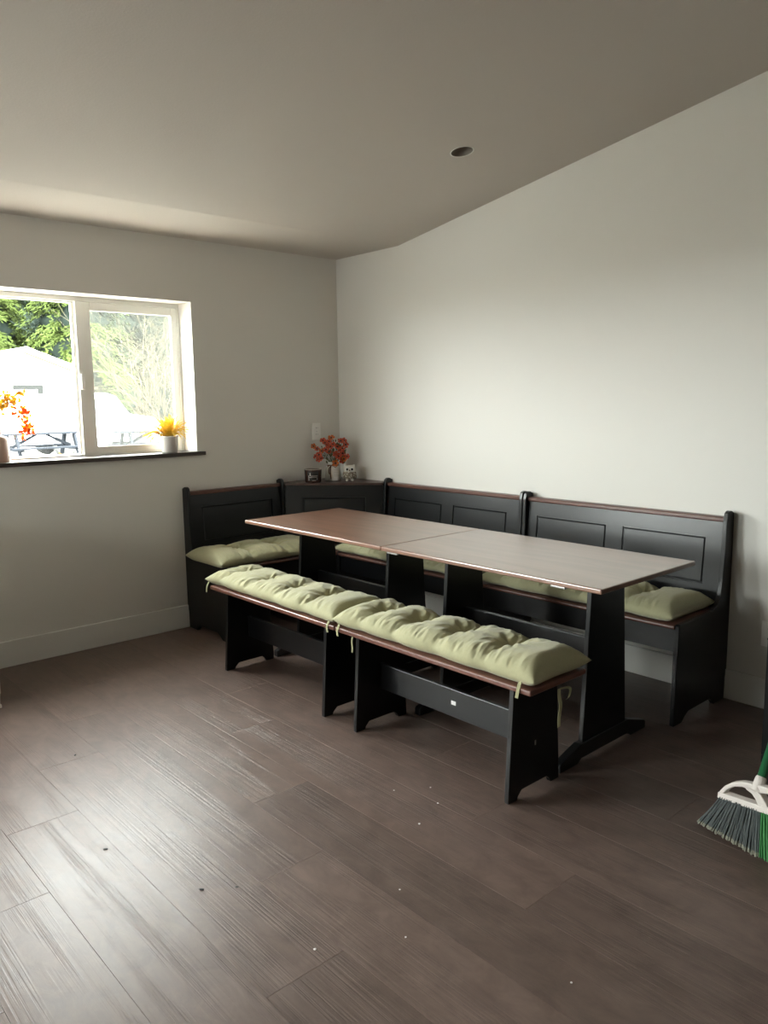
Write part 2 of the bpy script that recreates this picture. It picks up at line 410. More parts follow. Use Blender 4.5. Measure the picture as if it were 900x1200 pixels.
# left fixed light, right sliding sash (in front)
build_window('window_1', lambda u, d, z: (WX0 + u, d, z), W, WZ0, WZ1,
             [(.020, -1.737 - WX0, .176, (.030, .036, .006, .008)), (-1.757 - WX0, -1.140 - WX0, .157, (.083, .036, .042, .046))], 0,
             screen=(-1.76 - WX0, -1.13 - WX0), latch=(-1.742 - WX0, 1.51))
wl = DX1 - DX0
build_window('added_window_back', lambda u, d, z: (DX0 + u, d, z), wl, DZ0, DZ1, [(.02, wl / 2 + .03, .178, (.06, .06, .08, .06)), (wl / 2 - .03, wl - .02, .158, (.06, .06, .08, .06))], 0, latch=None)
wl3 = LY1 - LY0
build_window('added_window_left', lambda u, d, z: (XL - d + .09, LY0 + u, z), wl3, LZ0, LZ1, [(.02, wl3 / 2 + .02, .19, (.05, .05, .05, .05)), (wl3 / 2 - .02, wl3 - .02, .155, (.05, .05, .05, .05))], 0, latch=None)
# dark wooden stool under the window
def stool():
    bm = bmesh.new(); box(bm, WX0 - .055, WX1 + .042, -.032, 0, 1.0635, WZ0 + .0005); box(bm, WX0, WX1, 0, .156, WZ0 - .004, WZ0 + .0005)
    o = bevel(obj('trim_1', bm, M['stool']), .002); return struct(o)
stool()

# wall plates
def wall_plate(loc, rz, label, parts):
    t = thing('wall_outlet', label, 'outlet', loc, rz)
    bevel(boxobj('plate', (-.036, .036, -.006, 0, -.0575, .0575), M['plate'], t, 0), .002, 3)
    for z in parts:
        o = boxobj('socket', (-.0165, .0165, -.0085, -.004, z - .0145, z + .0145), M['plate'], t, .003)
        for x, h in ((-.0065, .008), (.0065, .006)):
            bm = bmesh.new(); box(bm, x - .0011, x + .0011, -.0092, -.0080, z - h / 2 + .003, z + h / 2 + .003); obj('slot', bm, M['darkslot'], o)
    bm = bmesh.new(); ellipsoid(bm, (0, -.006, 0), (.0035, .0016, .0035), 10, 6); obj('screw', bm, M['metal'], t)
wall_plate((-.206, 0, 1.176), 0, 'white outlet plate on the window wall above the coral flowers', (.022, -.022))
wall_plate((0, -2.998, .341), -PI / 2, 'white outlet plate low on the right wall beside the last bench', (.022, -.022))

# ------------------------------------------------------------------ built-in style nook benches
END = ([(.018, 0), (.016, .10), (.010, .125), (.004, .145), (.004, .868)] + arc(.037, .845, .033, 135, 40, 6)
       + [(.0705, .835), (.075, .70), (.088, .56), (.100, .50), (.125, .462), (.17, .446), (.30, .443), (.462, .441), (.470, .434), (.476, .30), (.483, .05), (.484, 0)]
       + [(.415, 0), (.385, .022), (.355, .036), (.16, .036), (.135, .022), (.115, 0)])
def backboard(bm, mapf, l0, l1, z0, z1, panels, d_at, th=.018, g=.011, gd=.006):
    """a flat panel with routed rectangular grooves; mapf(l,d,z), d_at(z) front face depth"""
    ls = sorted({l0, l1, *[p for a in panels for p in a[:2]]}); zs = sorted({z0, z1, *[p for a in panels for p in a[2:]]})
    V = lambda l, z, dd=0: bm.verts.new(mapf(l, d_at(z) - dd, z))
    for i in range(len(ls) - 1):
        for j in range(len(zs) - 1):
            a, b, c, e = ls[i], ls[i + 1], zs[j], zs[j + 1]
            if any(a >= p[0] - 1e-6 and b <= p[1] + 1e-6 and c >= p[2] - 1e-6 and e <= p[3] + 1e-6 for p in panels): continue
            bm.faces.new((V(a, c), V(b, c), V(b, e), V(a, e)))
    for p in panels:
        def rect(k, dd): return [(p[0] + k, p[2] + k, dd), (p[1] - k, p[2] + k, dd), (p[1] - k, p[3] - k, dd), (p[0] + k, p[3] - k, dd)]
        rs = [rect(0, 0), rect(.0015, gd), rect(.006, gd), rect(g, .001)]
        for r0, r1 in zip(rs, rs[1:]):
            for k in range(4):
                bm.faces.new([V(*q) for q in (r0[k], r0[(k + 1) % 4], r1[(k + 1) % 4], r1[k])])
        bm.faces.new([V(*q) for q in rs[-1]])
    # sides and back
    for q in ([(l0, z0, 0), (l0, z1, 0), (l0, z1, th), (l0, z0, th)], [(l1, z0, 0), (l1, z0, th), (l1, z1, th), (l1, z1, 0)],
              [(l0, z0, 0), (l0, z0, th), (l1, z0, th), (l1, z0, 0)], [(l0, z1, 0), (l1, z1, 0), (l1, z1, th), (l0, z1, th)],
              [(l0, z0, th), (l0, z1, th), (l1, z1, th), (l1, z0, th)]):
        bm.faces.new([V(*s) for s in q])
    bmesh.ops.remove_doubles(bm, verts=bm.verts[:], dist=1e-6)
def d_back(z): return .030 + (.84 - z) * .085 + .012
def wall_bench(label, loc, mapf, L, panels, group, th=.021):
    """mapf(l,d,z) in local space"""
    t = thing('nook_bench', label, 'bench', loc, 0, group)
    for a in (0, L - th):
        bm = bmesh.new(); prism(bm, END, lambda p, q, s: mapf(s, p, q), a, a + th)
        bevel(obj('end_panel', bm, M['black'], t), .003, 2, 50)
    i0, i1 = th, L - th
    bm = bmesh.new(); backboard(bm, mapf, i0, i1, .45, .825, panels, d_back); obj('backrest', bm, M['black'], t)
    cap = [(.006, .8255), (.006, .848)] + arc(.045, .842, .006, 90, -10, 4) + [(.051, .831), (.047, .8255)]
    bm = bmesh.new(); prism(bm, cap, lambda p, q, s: mapf(s, p, q), i0, i1); obj('top_rail', bm, M['rail'], t)
    seat = [(.085, .418), (.085, .438)] + arc(.468, .428, .010, 90, -90, 8)
    bm = bmesh.new(); prism(bm, seat, lambda p, q, s: mapf(s, p, q), i0, i1); obj('seat', bm, M['rail'], t)
    for nm, pr in (('apron', [(.440, .318), (.440, .418), (.458, .418), (.458, .318)]),
                   ('storage_floor', [(.06, .318), (.06, .330), (.440, .330), (.440, .318)]),
                   ('rear_board', [(.055, .330), (.055, .45), (.072, .45), (.072, .330)])):
        bm = bmesh.new(); prism(bm, pr, lambda p, q, s: mapf(s, p, q), i0, i1); obj(nm, bm, M['black'], t)
    return t
RM = lambda l, d, z: (-d, -l, z)
LM = lambda l, d, z: (l, -d, z)
GB = 'wall benches of the breakfast nook'
R1Y, R1L = -.536, 1.142
R2Y, R2L = -1.684, 1.132
wall_bench('long black nook bench on the right wall beside the corner unit', (0, R1Y, 0), RM, R1L,
           [(.090, .512, .535, .752), (.606, 1.020, .535, .752)], GB)
wall_bench('long black nook bench on the right wall nearest the broom', (0, R2Y, 0), RM, R2L,
           [(.082, .512, .535, .752), (.604, 1.030, .535, .752)], GB)
wall_bench('short black nook bench against the window wall', (-1.240, 0, 0), LM, .708,
           [(.100, .618, .532, .752)], GB)

def corner_unit():
    t = thing('corner_seat', 'black corner unit joining the benches, flowers and owl on its wooden shelf', 'corner seat', (0, 0, 0))
    A, B = Vector((-.528, -.072)), Vector((-.072, -.533))   # ends of the diagonal back
    e = (B - A).normalized(); n = Vector((-e.y, e.x)); n = n if n.x < 0 and n.y < 0 else -n   # into the room
    Ld = (B - A).length
    def mp(l, d, z):
        p = A + e * l + n * d; return (p.x, p.y, z)
    bm = bmesh.new(); backboard(bm, mp, 0, Ld, .445, .832, [(.115, Ld - .115, .535, .752)], lambda z: (.84 - z) * .085 - .004)
    obj('backrest', bm, M['black'], t)
    pts = [(A + n * .012).to_tuple(), (A.x, -.004), (-.004, -.004), (-.004, B.y), (B + n * .012).to_tuple()]
    bm = bmesh.new(); prism(bm, pts, lambda p, q, s: (p, q, s), .832, .848)
    bevel(obj('shelf', bm, M['shelfwood'], t), .004, 3)
    sp = [(-.528, -.09), (-.528, -.470), (-.470, -.533), (-.09, -.533)]
    bm = bmesh.new(); prism(bm, sp, lambda p, q, s: (p, q, s), .418, .438); bevel(obj('seat', bm, M['edge'], t), .005, 3)
    bm = bmesh.new(); prism(bm, [(-.520, -.455), (-.455, -.524), (-.442, -.512), (-.507, -.442)], lambda p, q, s: (p, q, s), .0, .418)
    obj('front_board', bm, M['black'], t)
    for nm, q in (('side_board', [(-.528, -.02), (-.528, -.455), (-.51, -.44), (-.51, -.02)]), ('side_board', [(-.02, -.533), (-.455, -.533), (-.44, -.515), (-.02, -.515)])):
        bm = bmesh.new(); prism(bm, q, lambda p, r, s: (p, r, s), .16, .418); obj(nm, bm, M['black'], t)
corner_unit()

# ------------------------------------------------------------------ tables
TX0, TX1, TZ = -1.207, -.538, .7386
def table(y_hi, y_lo, legs, label, latch_y):
    cx = (TX0 + TX1) / 2
    t = thing('trestle_table', label, 'table', (cx, (y_hi + y_lo) / 2, 0), 0, 'trestle tables pushed end to end')
    ym = (y_hi + y_lo) / 2; h = (y_hi - y_lo) / 2; w = (TX1 - TX0) / 2
    bm = bmesh.new(); box(bm, -w, w, -h, h, TZ - .0195, TZ)
    bevel(obj('tabletop', bm, M['top'], t), .005, 3)
    for y in legs:
        yy = y - ym
        bm = bmesh.new()
        prism(bm, [(-.152, .072), (.152, .072), (.112, .6985), (-.112, .6985)], lambda p, q, s: (p, s, q), yy - .010, yy + .010)
        l = bevel(obj('leg', bm, M['black'], t), .002)
        bm = bmesh.new()
        foot = [(-.303, 0), (-.303, .030), (-.295, .036), (-.170, .074), (.170, .074), (.295, .036), (.303, .030), (.303, 0), (.190, 0), (.165, .016), (-.165, .016), (-.190, 0)]
        prism(bm, foot, lambda p, q, s: (p, s, q), yy - .017, yy + .017)
        bevel(obj('foot', bm, M['black'], t), .003)
        bm = bmesh.new(); box(bm, -.20, .20, yy - .025, yy + .025, TZ - .0415, TZ - .0196); obj('cleat', bm, M['black'], t)
    bm = bmesh.new(); box(bm, -.010, .010, legs[1] - ym + .010, legs[0] - ym - .010, .295, .440)
    bevel(obj('stretcher', bm, M['black'], t), .002)
    for yl in latch_y:
        bm = bmesh.new(); box(bm, -w + .006, -w + .020, yl - ym - .032, yl - ym + .032, TZ - .0275, TZ - .0196)
        bevel(obj('latch', bm, M['metal'], t), .002)
    return t
table(-.652, -1.7775, (-.868, -1.584), 'mahogany topped trestle table nearer the corner, black legs', ())
table(-1.7795, -2.906, (-1.975, -2.7165), 'mahogany topped trestle table at the near end, black legs', (-1.845, -2.722))

# ------------------------------------------------------------------ free benches
def free_bench(y_hi, y_lo, label, sticker=False):
    cx = -1.345; ym = (y_hi + y_lo) / 2; h = (y_hi - y_lo) / 2; w = .159
    t = thing('trestle_bench', label, 'bench', (cx, ym, 0), 0, 'free standing benches in front of the table')
    bm = bmesh.new(); box(bm, -w, w, -h, h, .4185, .4387)
    bevel(obj('seat', bm, M['edge'], t), .0055, 3)
    for s in (1, -1):
        y = s * (h - .107)
        prof = [(-.1455, 0), (-.1455, .02), (-.122, .4185), (.122, .4185), (.1455, .02), (.1455, 0), (.098, 0), (.092, .012), (.072, .030), (-.072, .030), (-.092, .012), (-.098, 0)]
        bm = bmesh.new(); prism(bm, prof, lambda p, q, a: (p, a, q), y - .0095, y + .0095)
        l = bevel(obj('leg', bm, M['black'], t), .0015)
        if sticker and s < 0:
            bm = bmesh.new(); box(bm, -.003, .004, y - .0103, y - .0096, .172, .190); o = obj('sticker', bm, M['script'], l)
    bm = bmesh.new(); box(bm, -.010, .010, -h + .1165, h - .1165, .160, .272)
    st = bevel(obj('stretcher', bm, M['black'], t), .002)
    if sticker:
        bm = bmesh.new(); box(bm, -.0107, -.0101, -2.372 - ym, -2.348 - ym, .210, .226); obj('sticker', bm, M['label'], st)
    return t
free_bench(-.7695, -1.808, 'low trestle bench nearer the window, sage cushion on top')
free_bench(-1.8135, -2.8405, 'low trestle bench at the near end with a small white sticker on its rail', True)

# ------------------------------------------------------------------ tufted cushions
def cushion(label, loc, rz, L, Wd, T, tufts, seed, group, ties=(), pinch=1.0, tuft_v=0.1, sag=0):
    """length along local +x, centred; width along local y; bottom on z=0"""
    nx, ny = 260, 60
    rnd = random.Random(seed); ox = rnd.uniform(0, 99)
    hl, hw = L / 2, Wd / 2
    tu = [(-1 + 2 * f) for f in tufts]
    tj = [(u + rnd.uniform(-.02, .02), tuft_v + rnd.uniform(-.12, .12), rnd.uniform(.8, 1.15)) for u in tu]
    SEAM = .32 * T
    def outline(u, v):
        # scalloped outline: narrower beside a tuft, a small ear at each corner
        k = 0
        for a, b, s in tj: k += s * math.exp(-((u - a) * hl / .045) ** 2)
        y = v * hw * (1 - .055 * k * pinch) * (1 - .03 * (1 - abs(u) ** 6) * 0)
        y *= 1 + .012 * math.sin(u * 9 + ox)
        ear = (abs(u) ** 6) * (abs(v) ** 6)
        x = u * hl * (1 - .028 * (1 - abs(v) ** 2.2))
        x += math.copysign(.006, u) * ear; y += math.copysign(.006, v) * ear
        return x, y
    def height(u, v):
        eu = max(0, 1 - abs(u) ** 14) ** .5 ; ev = max(0, 1 - abs(v) ** 3.2) ** .55
        endu = max(0, 1 - ((max(0, abs(u) - (1 - .065 / hl)) / (.065 / hl)) ** 2.2)) ** .5
        h = endu * ev
        dip = 0; wr = 0
        for a, b, s in tj:
            du = (u - a) * hl; dv = (v - b) * hw
            vb = v - b
            crease = math.exp(-abs(du + .012 * math.sin(7 * v + seed)) / .020) * (.50 if vb > 0 else .30) * s
            r = math.hypot(du, dv * .75)
            dim = .80 * math.exp(-(r / .040) ** 1.5) * s
            dip = max(dip, crease + dim * (1 - crease))
            # puckers fanning out from the tuft
            ang = math.atan2(dv, du)
            pk = math.exp(-(r / .085) ** 2) * (1 - math.exp(-(r / .02) ** 2))
            wr += pk * (.5 + .5 * noise.noise((ox + 2.2 * math.cos(ang * 1) * 4 + a * 9, 2.2 * math.sin(ang) * 4, seed))) * .0
            wr += pk * math.sin(ang * 9 + 3 * noise.noise((du * 30, dv * 30, seed))) * .0058
        h *= (1 - min(.86, dip))
        # gathers along the long edges
        e = (abs(v) ** 2.5) * (1 - abs(v) ** 14)
        x = u * hl
        g = noise.noise((x * 42 + .8 * v + ox, v * 2.2, seed * 1.7)) + .55 * noise.noise((x * 90 + ox, v * 3, seed))
        near = sum(math.exp(-((u - a) * hl / .11) ** 2) for a, b, s in tj)
        wr += g * e * (.0045 + .0105 * min(1, near))
        wr += .006 * noise.noise((x * 8 + ox, v * hw * 9, seed * .3)) * ev * endu
        return h, wr * endu * max(0, 1 - abs(v) ** 20)
    bm = bmesh.new()
    topv = []
    for i in range(nx + 1):
        u = -1 + 2 * i / nx; u = math.copysign(abs(u) ** .93, u); row = []
        for j in range(ny + 1):
            v = -1 + 2 * j / ny; v = math.copysign(abs(v) ** .75, v)
            x, y = outline(u, v); h, wr = height(u, v)
            row.append(bm.verts.new((x, y, SEAM + (T - SEAM) * h + wr)))
        topv.append(row)
    botv = []
    for i in range(nx + 1):
        row = []
        u = -1 + 2 * i / nx; u = math.copysign(abs(u) ** .93, u)
        for j in range(ny + 1):
            if i in (0, nx) or j in (0, ny): row.append(topv[i][j]); continue
            v = -1 + 2 * j / ny; v = math.copysign(abs(v) ** .75, v)
            x, y = outline(u, v); e = (max(0, 1 - abs(u) ** 30) * max(0, 1 - abs(v) ** 6)) ** .6
            row.append(bm.verts.new((x, y, SEAM * (1 - min(1, 1.25 * e)))))
        botv.append(row)
    for i in range(nx):
        for j in range(ny):
            bm.faces.new((topv[i][j], topv[i + 1][j], topv[i + 1][j + 1], topv[i][j + 1]))
            bm.faces.new((botv[i][j], botv[i][j + 1], botv[i + 1][j + 1], botv[i + 1][j]))
    t = obj('bench_cushion', bm, M['cush'], None, loc, smooth=True, recalc=True)
    t.rotation_euler = (0, 0, rz); tag(t, label, 'cushion', group)
    # stitched tuft buttons
    for a, b, s in tj:
        h, wr = height(a, b); x, y = outline(a, b)
        bm = bmesh.new(); ellipsoid(bm, (x, y, SEAM + (T - SEAM) * h + wr), (.006, .006, .003), 10, 6)
        obj('tuft', bm, M['tie'], t, smooth=True)
    for pts, side, w in ties:
        bm = bmesh.new(); ribbon(bm, pts, side, w); obj('tie_strap', bm, M['tie'], t)
    return t
ZS = .4392
GC = 'sage tufted cushions on the trestle benches'
# local x = +world -y (rz=-90deg): x -> -y, y -> +x
RZ = -PI / 2
def smoothpts(p, n=5):
    p = [Vector(q) for q in p]; out = []
    for i in range(len(p) - 1):
        a, b, c, d = p[max(i - 1, 0)], p[i], p[i + 1], p[min(i + 2, len(p) - 1)]
        for k in range(n):
            s = k / n
            out.append(.5 * ((2 * b) + (c - a) * s + (2 * a - 5 * b + 4 * c - d) * s * s + (3 * b - a - 3 * c + d) * s ** 3))
    out.append(p[-1]); return out
# bench seat half width is .159 from bench centre x=-1.345; cushion local y=-hw is the room side
def strap(x, y0, down, sway=0, w=.012, fwd=.012):
    """short tie from the front seam over the seat edge"""
    return (smoothpts([(x, y0 + .010, .022), (x + .002, y0 - .004, .010), (x + .004, y0 - fwd, -.012), (x + .004 + sway, y0 - fwd - .001, -down)]), (1, 0, 0), w)
cA = cushion('sage tufted cushion on the trestle bench nearer the window', (-1.338, -1.262, ZS), RZ, 1.075, .318, .082, (.115, .335, .555, .775), 3, GC,
        ties=[strap(-.520, -.155, .040, -.004, fwd=.016), strap(.500, -.155, .032, .006, fwd=.016),
              (smoothpts([(-.495, -.02, -.024), (-.50, -.06, -.040), (-.497, -.063, -.062), (-.503, -.062, -.085)]), (1, 0, .2), .010)])
cB = cushion('sage tufted cushion on the trestle bench at the near end', (-1.338, -2.325, ZS), RZ, 1.045, .318, .092, (.135, .355, .565, .785), 8, GC,
        ties=[strap(-.492, -.155, .034, .004, fwd=.016), strap(.462, -.155, .036, -.004, w=.013, fwd=.016),
              (smoothpts([(-.440, -.12, -.024), (-.442, -.13, -.055), (-.438, -.131, -.085), (-.441, -.13, -.105)]), (1, 0, 0), .009),
              (smoothpts([(.530, -.03, -.022), (.534, -.035, -.045), (.536, -.028, -.080), (.533, -.030, -.120), (.535, -.034, -.155)]), (0, 1, .1), .016),
              (smoothpts([(.531, -.03, -.022), (.545, .010, -.026), (.540, .014, -.058), (.537, .006, -.066)]), (0, 1, .3), .012)])
GW = 'sage tufted cushions on the wall benches'
cushion('sage cushion on the short bench at the window wall', (-.900, -.280, ZS), 0, .735, .415, .088, (.31, .66), 14, GW, tuft_v=0)
cushion('sage cushion on the right wall bench beside the corner unit', (-.290, -1.075, ZS), RZ, 1.105, .375, .078, (.15, .36, .58, .80), 21, GW, tuft_v=0)
cushion('sage cushion on the right wall bench nearest the broom', (-.290, -2.255, ZS), RZ, 1.065, .375, .090, (.13, .36, .58, .785), 33, GW, tuft_v=0)

# ------------------------------------------------------------------ corner shelf things
SH = .8485
def candle():
    t = thing('candle_jar', 'dark brown candle jar with a pale printed label on the corner shelf', 'candle', (-.370, -.172, SH), math.radians(-38))
    bm = bmesh.new(); lathe(bm, [(.050, 0), (.0535, .004), (.0565, .06), (.058, .084), (.0575, .0885), (.054, .0885), (.053, .070), (.0, .070)], 36, cap=False); obj('jar', bm, M['candle'], t, smooth=True)
    bm = bmesh.new(); lathe(bm, [(.0575, .0845), (.0590, .0855), (.0588, .0900), (.0535, .0902), (.0530, .0850)], 36, cap=False); obj('rim', bm, M['wax'], t, smooth=True)
    def patch(a0, a1, z0, z1, off, mat, nm):
        bm = bmesh.new(); n = 8
        for i in range(n):
            q = []
            for a, z in ((i, z0), (i + 1, z0), (i + 1, z1), (i, z1)):
                an = math.radians(a0 + (a1 - a0) * a / n); r = .0535 + (.0575 - .0535) * z / .084 + off
                q.append(bm.verts.new((r * math.cos(an), r * math.sin(an), z)))
            bm.faces.new(q)
        return obj(nm, bm, mat, t)
    patch(-128, -52, .014, .076, .0012, M['candlelabel'], 'label')
    for a0, a1, z0, z1 in ((-122, -116, .016, .050), (-116, -100, .034, .039), (-104, -58, .044, .048), (-100, -62, .036, .039), (-112, -106, .046, .066), (-64, -60, .020, .034), (-96, -70, .014, .018)):
        patch(a0, a1, z0, z1, .0020, M['silver'], 'label_print')
candle()
JUG = Vector((-.192, -.160, SH))
def jug():
    t = thing('milk_can_vase', 'white milk can vase with brown ribbon holding the coral flowers', 'vase', JUG, math.radians(-38))
    bm = bmesh.new(); lathe(bm, [(.0, .0), (.055, .0), (.0575, .003), (.0565, .02), (.050, .078), (.047, .088), (.036, .099), (.034, .104), (.037, .114), (.044, .124), (.0455, .126), (.0435, .126), (.036, .114), (.032, .104), (.03, .06), (0, .06)], 40, cap=False)
    obj('body', bm, M['enamel'], t, smooth=True)
    bm = bmesh.new(); lathe(bm, [(.0350, .097), (.0385, .099), (.0385, .104), (.0350, .106)], 32, cap=False)
    rb = obj('ribbon', bm, M['twine'], t, smooth=True)
    for pts in ([(-.012, -.038, .101), (-.016, -.048, .085), (-.018, -.054, .05), (-.014, -.0585, .012)], [(-.010, -.038, .101), (-.024, -.045, .088), (-.028, -.049, .062), (-.024, -.052, .045)],
                [(-.010, -.039, .101), (.006, -.046, .097), (.020, -.045, .086)], [(-.010, -.039, .101), (-.028, -.043, .104), (-.034, -.038, .092)]):
        bm = bmesh.new(); ribbon(bm, smoothpts(pts), (1, .2, 0), .007); obj('ribbon_tail', bm, M['twine'], t)
    for i in range(6):
        bm = bmesh.new(); z = .030 + i * .0085; n = 7; a0, a1 = -86, -38 - (i % 3) * 7
        for k in range(n):
            q = []
            for a, dz in ((k, 0), (k + 1, 0), (k + 1, .0018), (k, .0018)):
                an = math.radians(a0 + (a1 - a0) * a / n); r = .0575 - (.0565 - .049) * ((z - .01) / .07) + .0006
                q.append(bm.verts.new((r * math.cos(an), r * math.sin(an), z + dz)))
            bm.faces.new(q)
        obj('lettering', bm, M['script'], t)
jug()
def bouquet():
    t = thing('flower_bouquet', 'bunch of small coral red flowers with dark centres in the milk can vase', 'flowers', JUG + Vector((0, 0, .107)))
    rnd = random.Random(12)
    view = Vector((-3.28, -4.17, .35)).normalized(); right = Vector((.785, -.62, 0)); upv = Vector((0, 0, 1))
    heads = []
    spec = [(-.118, .092), (-.098, .075), (-.108, .030), (-.085, .040), (-.072, .018), (-.088, .012), (-.068, .062), (-.045, .112), (-.028, .095), (-.012, .086), (.004, .100), (-.058, .125), (-.006, .140), (-.020, .118),
            (.020, .042), (.034, .030), (.052, .020), (.058, .004), (.070, .012), (.062, .046), (.062, .075), (.082, .098), (.074, .125), (.052, .120), (.016, -.012), (.090, .028), (-.040, .070), (.030, .085), (-.020, .055), (.046, .066)]
    sb = bmesh.new()
    for i, (a, b) in enumerate(spec):
        dep = .045 * math.cos(a * 18) + rnd.uniform(-.03, .03)
        dep = max(-.05, min(.07, dep))
        p = right * a * 1.08 + upv * (b * 1.12 + .022) + view * dep
        heads.append(p)
        tube(sb, smoothpts([(rnd.uniform(-.012, .012), rnd.uniform(-.012, .012), -.03), p * .45 + Vector((0, 0, .02)), p - view * .006], 4), .0013, 5)
        face = (view + Vector((rnd.uniform(-.4, .4), rnd.uniform(-.4, .4), rnd.uniform(-.1, .5))) + (p - Vector((0, 0, .05))).normalized() * .6).normalized()
        q = face.to_track_quat('Z', 'Y').to_matrix().to_4x4()
        bm = bmesh.new(); s = rnd.uniform(.0185, .0245)
        for k in range(5):
            an = 2 * PI * k / 5 + rnd.uniform(-.1, .1); c, sn = math.cos(an), math.sin(an)
            def pt(r, w, z): return bm.verts.new((c * r - sn * w, sn * r + c * w, z))
            v = [pt(.002, 0, 0), pt(s * .55, s * .42, .003), pt(s * .95, s * .34, .0055), pt(s * 1.05, 0, .004), pt(s * .95, -s * .34, .0055), pt(s * .55, -s * .42, .003)]
            ctr = pt(s * .6, 0, -.001)
            for j in range(6): bm.faces.new((v[j], v[(j + 1) % 6], ctr))
        bm.transform(Matrix.Translation(p) @ q)
        f = obj('flower', bm, M['petal2'] if i % 6 == 0 or i == 12 else M['petal'], t, recalc=False)
        so = f.modifiers.new('s', 'SOLIDIFY'); so.thickness = .0008
        bm = bmesh.new(); ellipsoid(bm, (0, 0, .003), (s * .30, s * .30, .003), 10, 6); bm.transform(Matrix.Translation(p) @ q)
        obj('flower_centre', bm, M['center'], f, smooth=True)
    obj('stems', sb, M['leaf'], t)
    bm = bmesh.new()
    for i in range(46):
        p = right * rnd.uniform(-.085, .085) + upv * rnd.uniform(.0, .15) + view * rnd.uniform(-.03, .035)
        d = (p - Vector((0, 0, -.05))).normalized(); s = d.cross(view).normalized(); l = rnd.uniform(.018, .032)
        for a, b, c in ((0, .5, 1),):
            v = [bm.verts.new(p), bm.verts.new(p + d * l * .5 + s * l * .22), bm.verts.new(p + d * l), bm.verts.new(p + d * l * .5 - s * l * .22)]; bm.faces.new(v)
    for a, b in ((.030, .135), (.040, .128), (.022, .128)):
        p = right * a + upv * b; v = [bm.verts.new(p + right * x + upv * z) for x, z in ((0, -.02), (.016, 0), (.004, .016), (-.012, .002))]; bm.faces.new(v)
    o = obj('leaves', bm, M['leaf'], t, recalc=False); o.modifiers.new('s', 'SOLIDIFY').thickness = .0006
bouquet()
def owl():
    t = thing('owl_figurine', 'cream ceramic owl figurine with round black eyes on the corner shelf', 'figurine', (-.135, -.268, SH), math.radians(-38))
    bm = bmesh.new()
    lathe(bm, [(.0, .004), (.022, .004), (.034, .010), (.041, .026), (.0425, .042), (.039, .057), (.0385, .064), (.041, .074), (.040, .086), (.032, .097), (.018, .102), (.0, .103)], 32, cap=False)
    b = obj('body', bm, M['owl'], t, smooth=True)
    for s in (-1, 1):
        bm = bmesh.new(); lathe(bm, [(.013, 0), (.009, .010), (.002, .020), (0, .0205)], 14, cap=False)
        bm.transform(Matrix.Translation((s * .025, -.006, .090)) @ Matrix.Rotation(s * .45, 4, 'Y')); obj('ear_tuft', bm, M['pot'], t, smooth=True)
        bm = bmesh.new(); ellipsoid(bm, (s * .0175, -.0345, .079), (.0165, .007, .0165)); obj('eye_disc', bm, M['pot'], t, smooth=True)
        bm = bmesh.new(); ellipsoid(bm, (s * .0165, -.0405, .079), (.0074, .0035, .0074), 14, 8); obj('eye', bm, M['eye'], t, smooth=True)
        bm = bmesh.new(); ellipsoid(bm, (s * .038, -.004, .040), (.010, .020, .027), rot=Matrix.Rotation(s * -.15, 3, 'Y')); obj('wing', bm, M['owl'], t, smooth=True)
        bm = bmesh.new(); ellipsoid(bm, (s * .017, -.034, .006), (.012, .012, .006), 14, 8); obj('foot', bm, M['pot'], t, smooth=True)
    bm = bmesh.new(); lathe(bm, [(.005, 0), (.0035, .006), (0, .012)], 10, cap=False); bm.transform(Matrix.Translation((0, -.040, .073)) @ Matrix.Rotation(math.radians(125), 4, 'X')); obj('beak', bm, M['twine'], t, smooth=True)
owl()

# ------------------------------------------------------------------ window sill things
def yellow_plant():
    base = Vector((-1.268, .070, WZ0 + .0008))
    t = thing('potted_fern', 'golden yellow fern in a white pot on the window sill', 'plant', base)
    bm = bmesh.new(); lathe(bm, [(0, 0), (.043, 0), (.047, .004), (.051, .088), (.054, .090), (.054, .099), (.050, .100), (.047, .085), (0, .083)], 40, cap=False); obj('pot', bm, M['pot'], t, smooth=True)
    rnd = random.Random(5)
    for i in range(96):
        an = rnd.uniform(0, 2 * PI); el = rnd.uniform(.08, .85) if i % 5 else rnd.uniform(.8, 1.45); l = rnd.uniform(.115, .185) * (1 - .25 * (el > 1.1)); 
        d = Vector((math.cos(an) * math.cos(el) * (.80 if math.cos(an) > 0 else 1), math.sin(an) * math.cos(el) * (.42 if math.sin(an) > 0 else .62), math.sin(el)))
        p0 = Vector((d.x * .02, d.y * .02, .088)); bm = bmesh.new()
        n = 9; side = d.cross(Vector((0, 0, 1)));
        side = side.normalized() if side.length > .05 else Vector((1, 0, 0))
        pts = []
        for k in range(n + 1):
            s = k / n; pts.append(p0 + d * l * s + Vector((0, 0, .030 * math.sin(s * PI * .7) - .055 * s * s * math.cos(el))))
        for k in range(n):
            s = (k + .5) / n; w = .014 * math.sin(PI * min(1, s * .9 + .12)) + .001
            a, b = pts[k], pts[k + 1]; t_ = (b - a)
            for sg in (-1, 1):
                tip = a + side * sg * w + t_ * .9 + Vector((0, 0, .002))
                bm.faces.new([bm.verts.new(a), bm.verts.new(b), bm.verts.new(tip)])
        o = obj('frond', bm, M['yellow'], t, recalc=False); o.modifiers.new('s', 'SOLIDIFY').thickness = .0012
yellow_plant()
VB = Vector((-2.250, .068, WZ0 + .0008))
def vase():
    t = thing('bottle_vase', 'blush bottle vase with a narrow neck at the left end of the window sill', 'vase', VB)
    bm = bmesh.new(); lathe(bm, [(0, 0), (.058, 0), (.061, .004), (.061, .112), (.055, .130), (.034, .138), (.030, .142), (.0295, .184), (.032, .188), (.028, .188), (.025, .184), (.025, .15), (0, .14)], 36, cap=False)
    obj('body', bm, M['vase'], t, smooth=True)
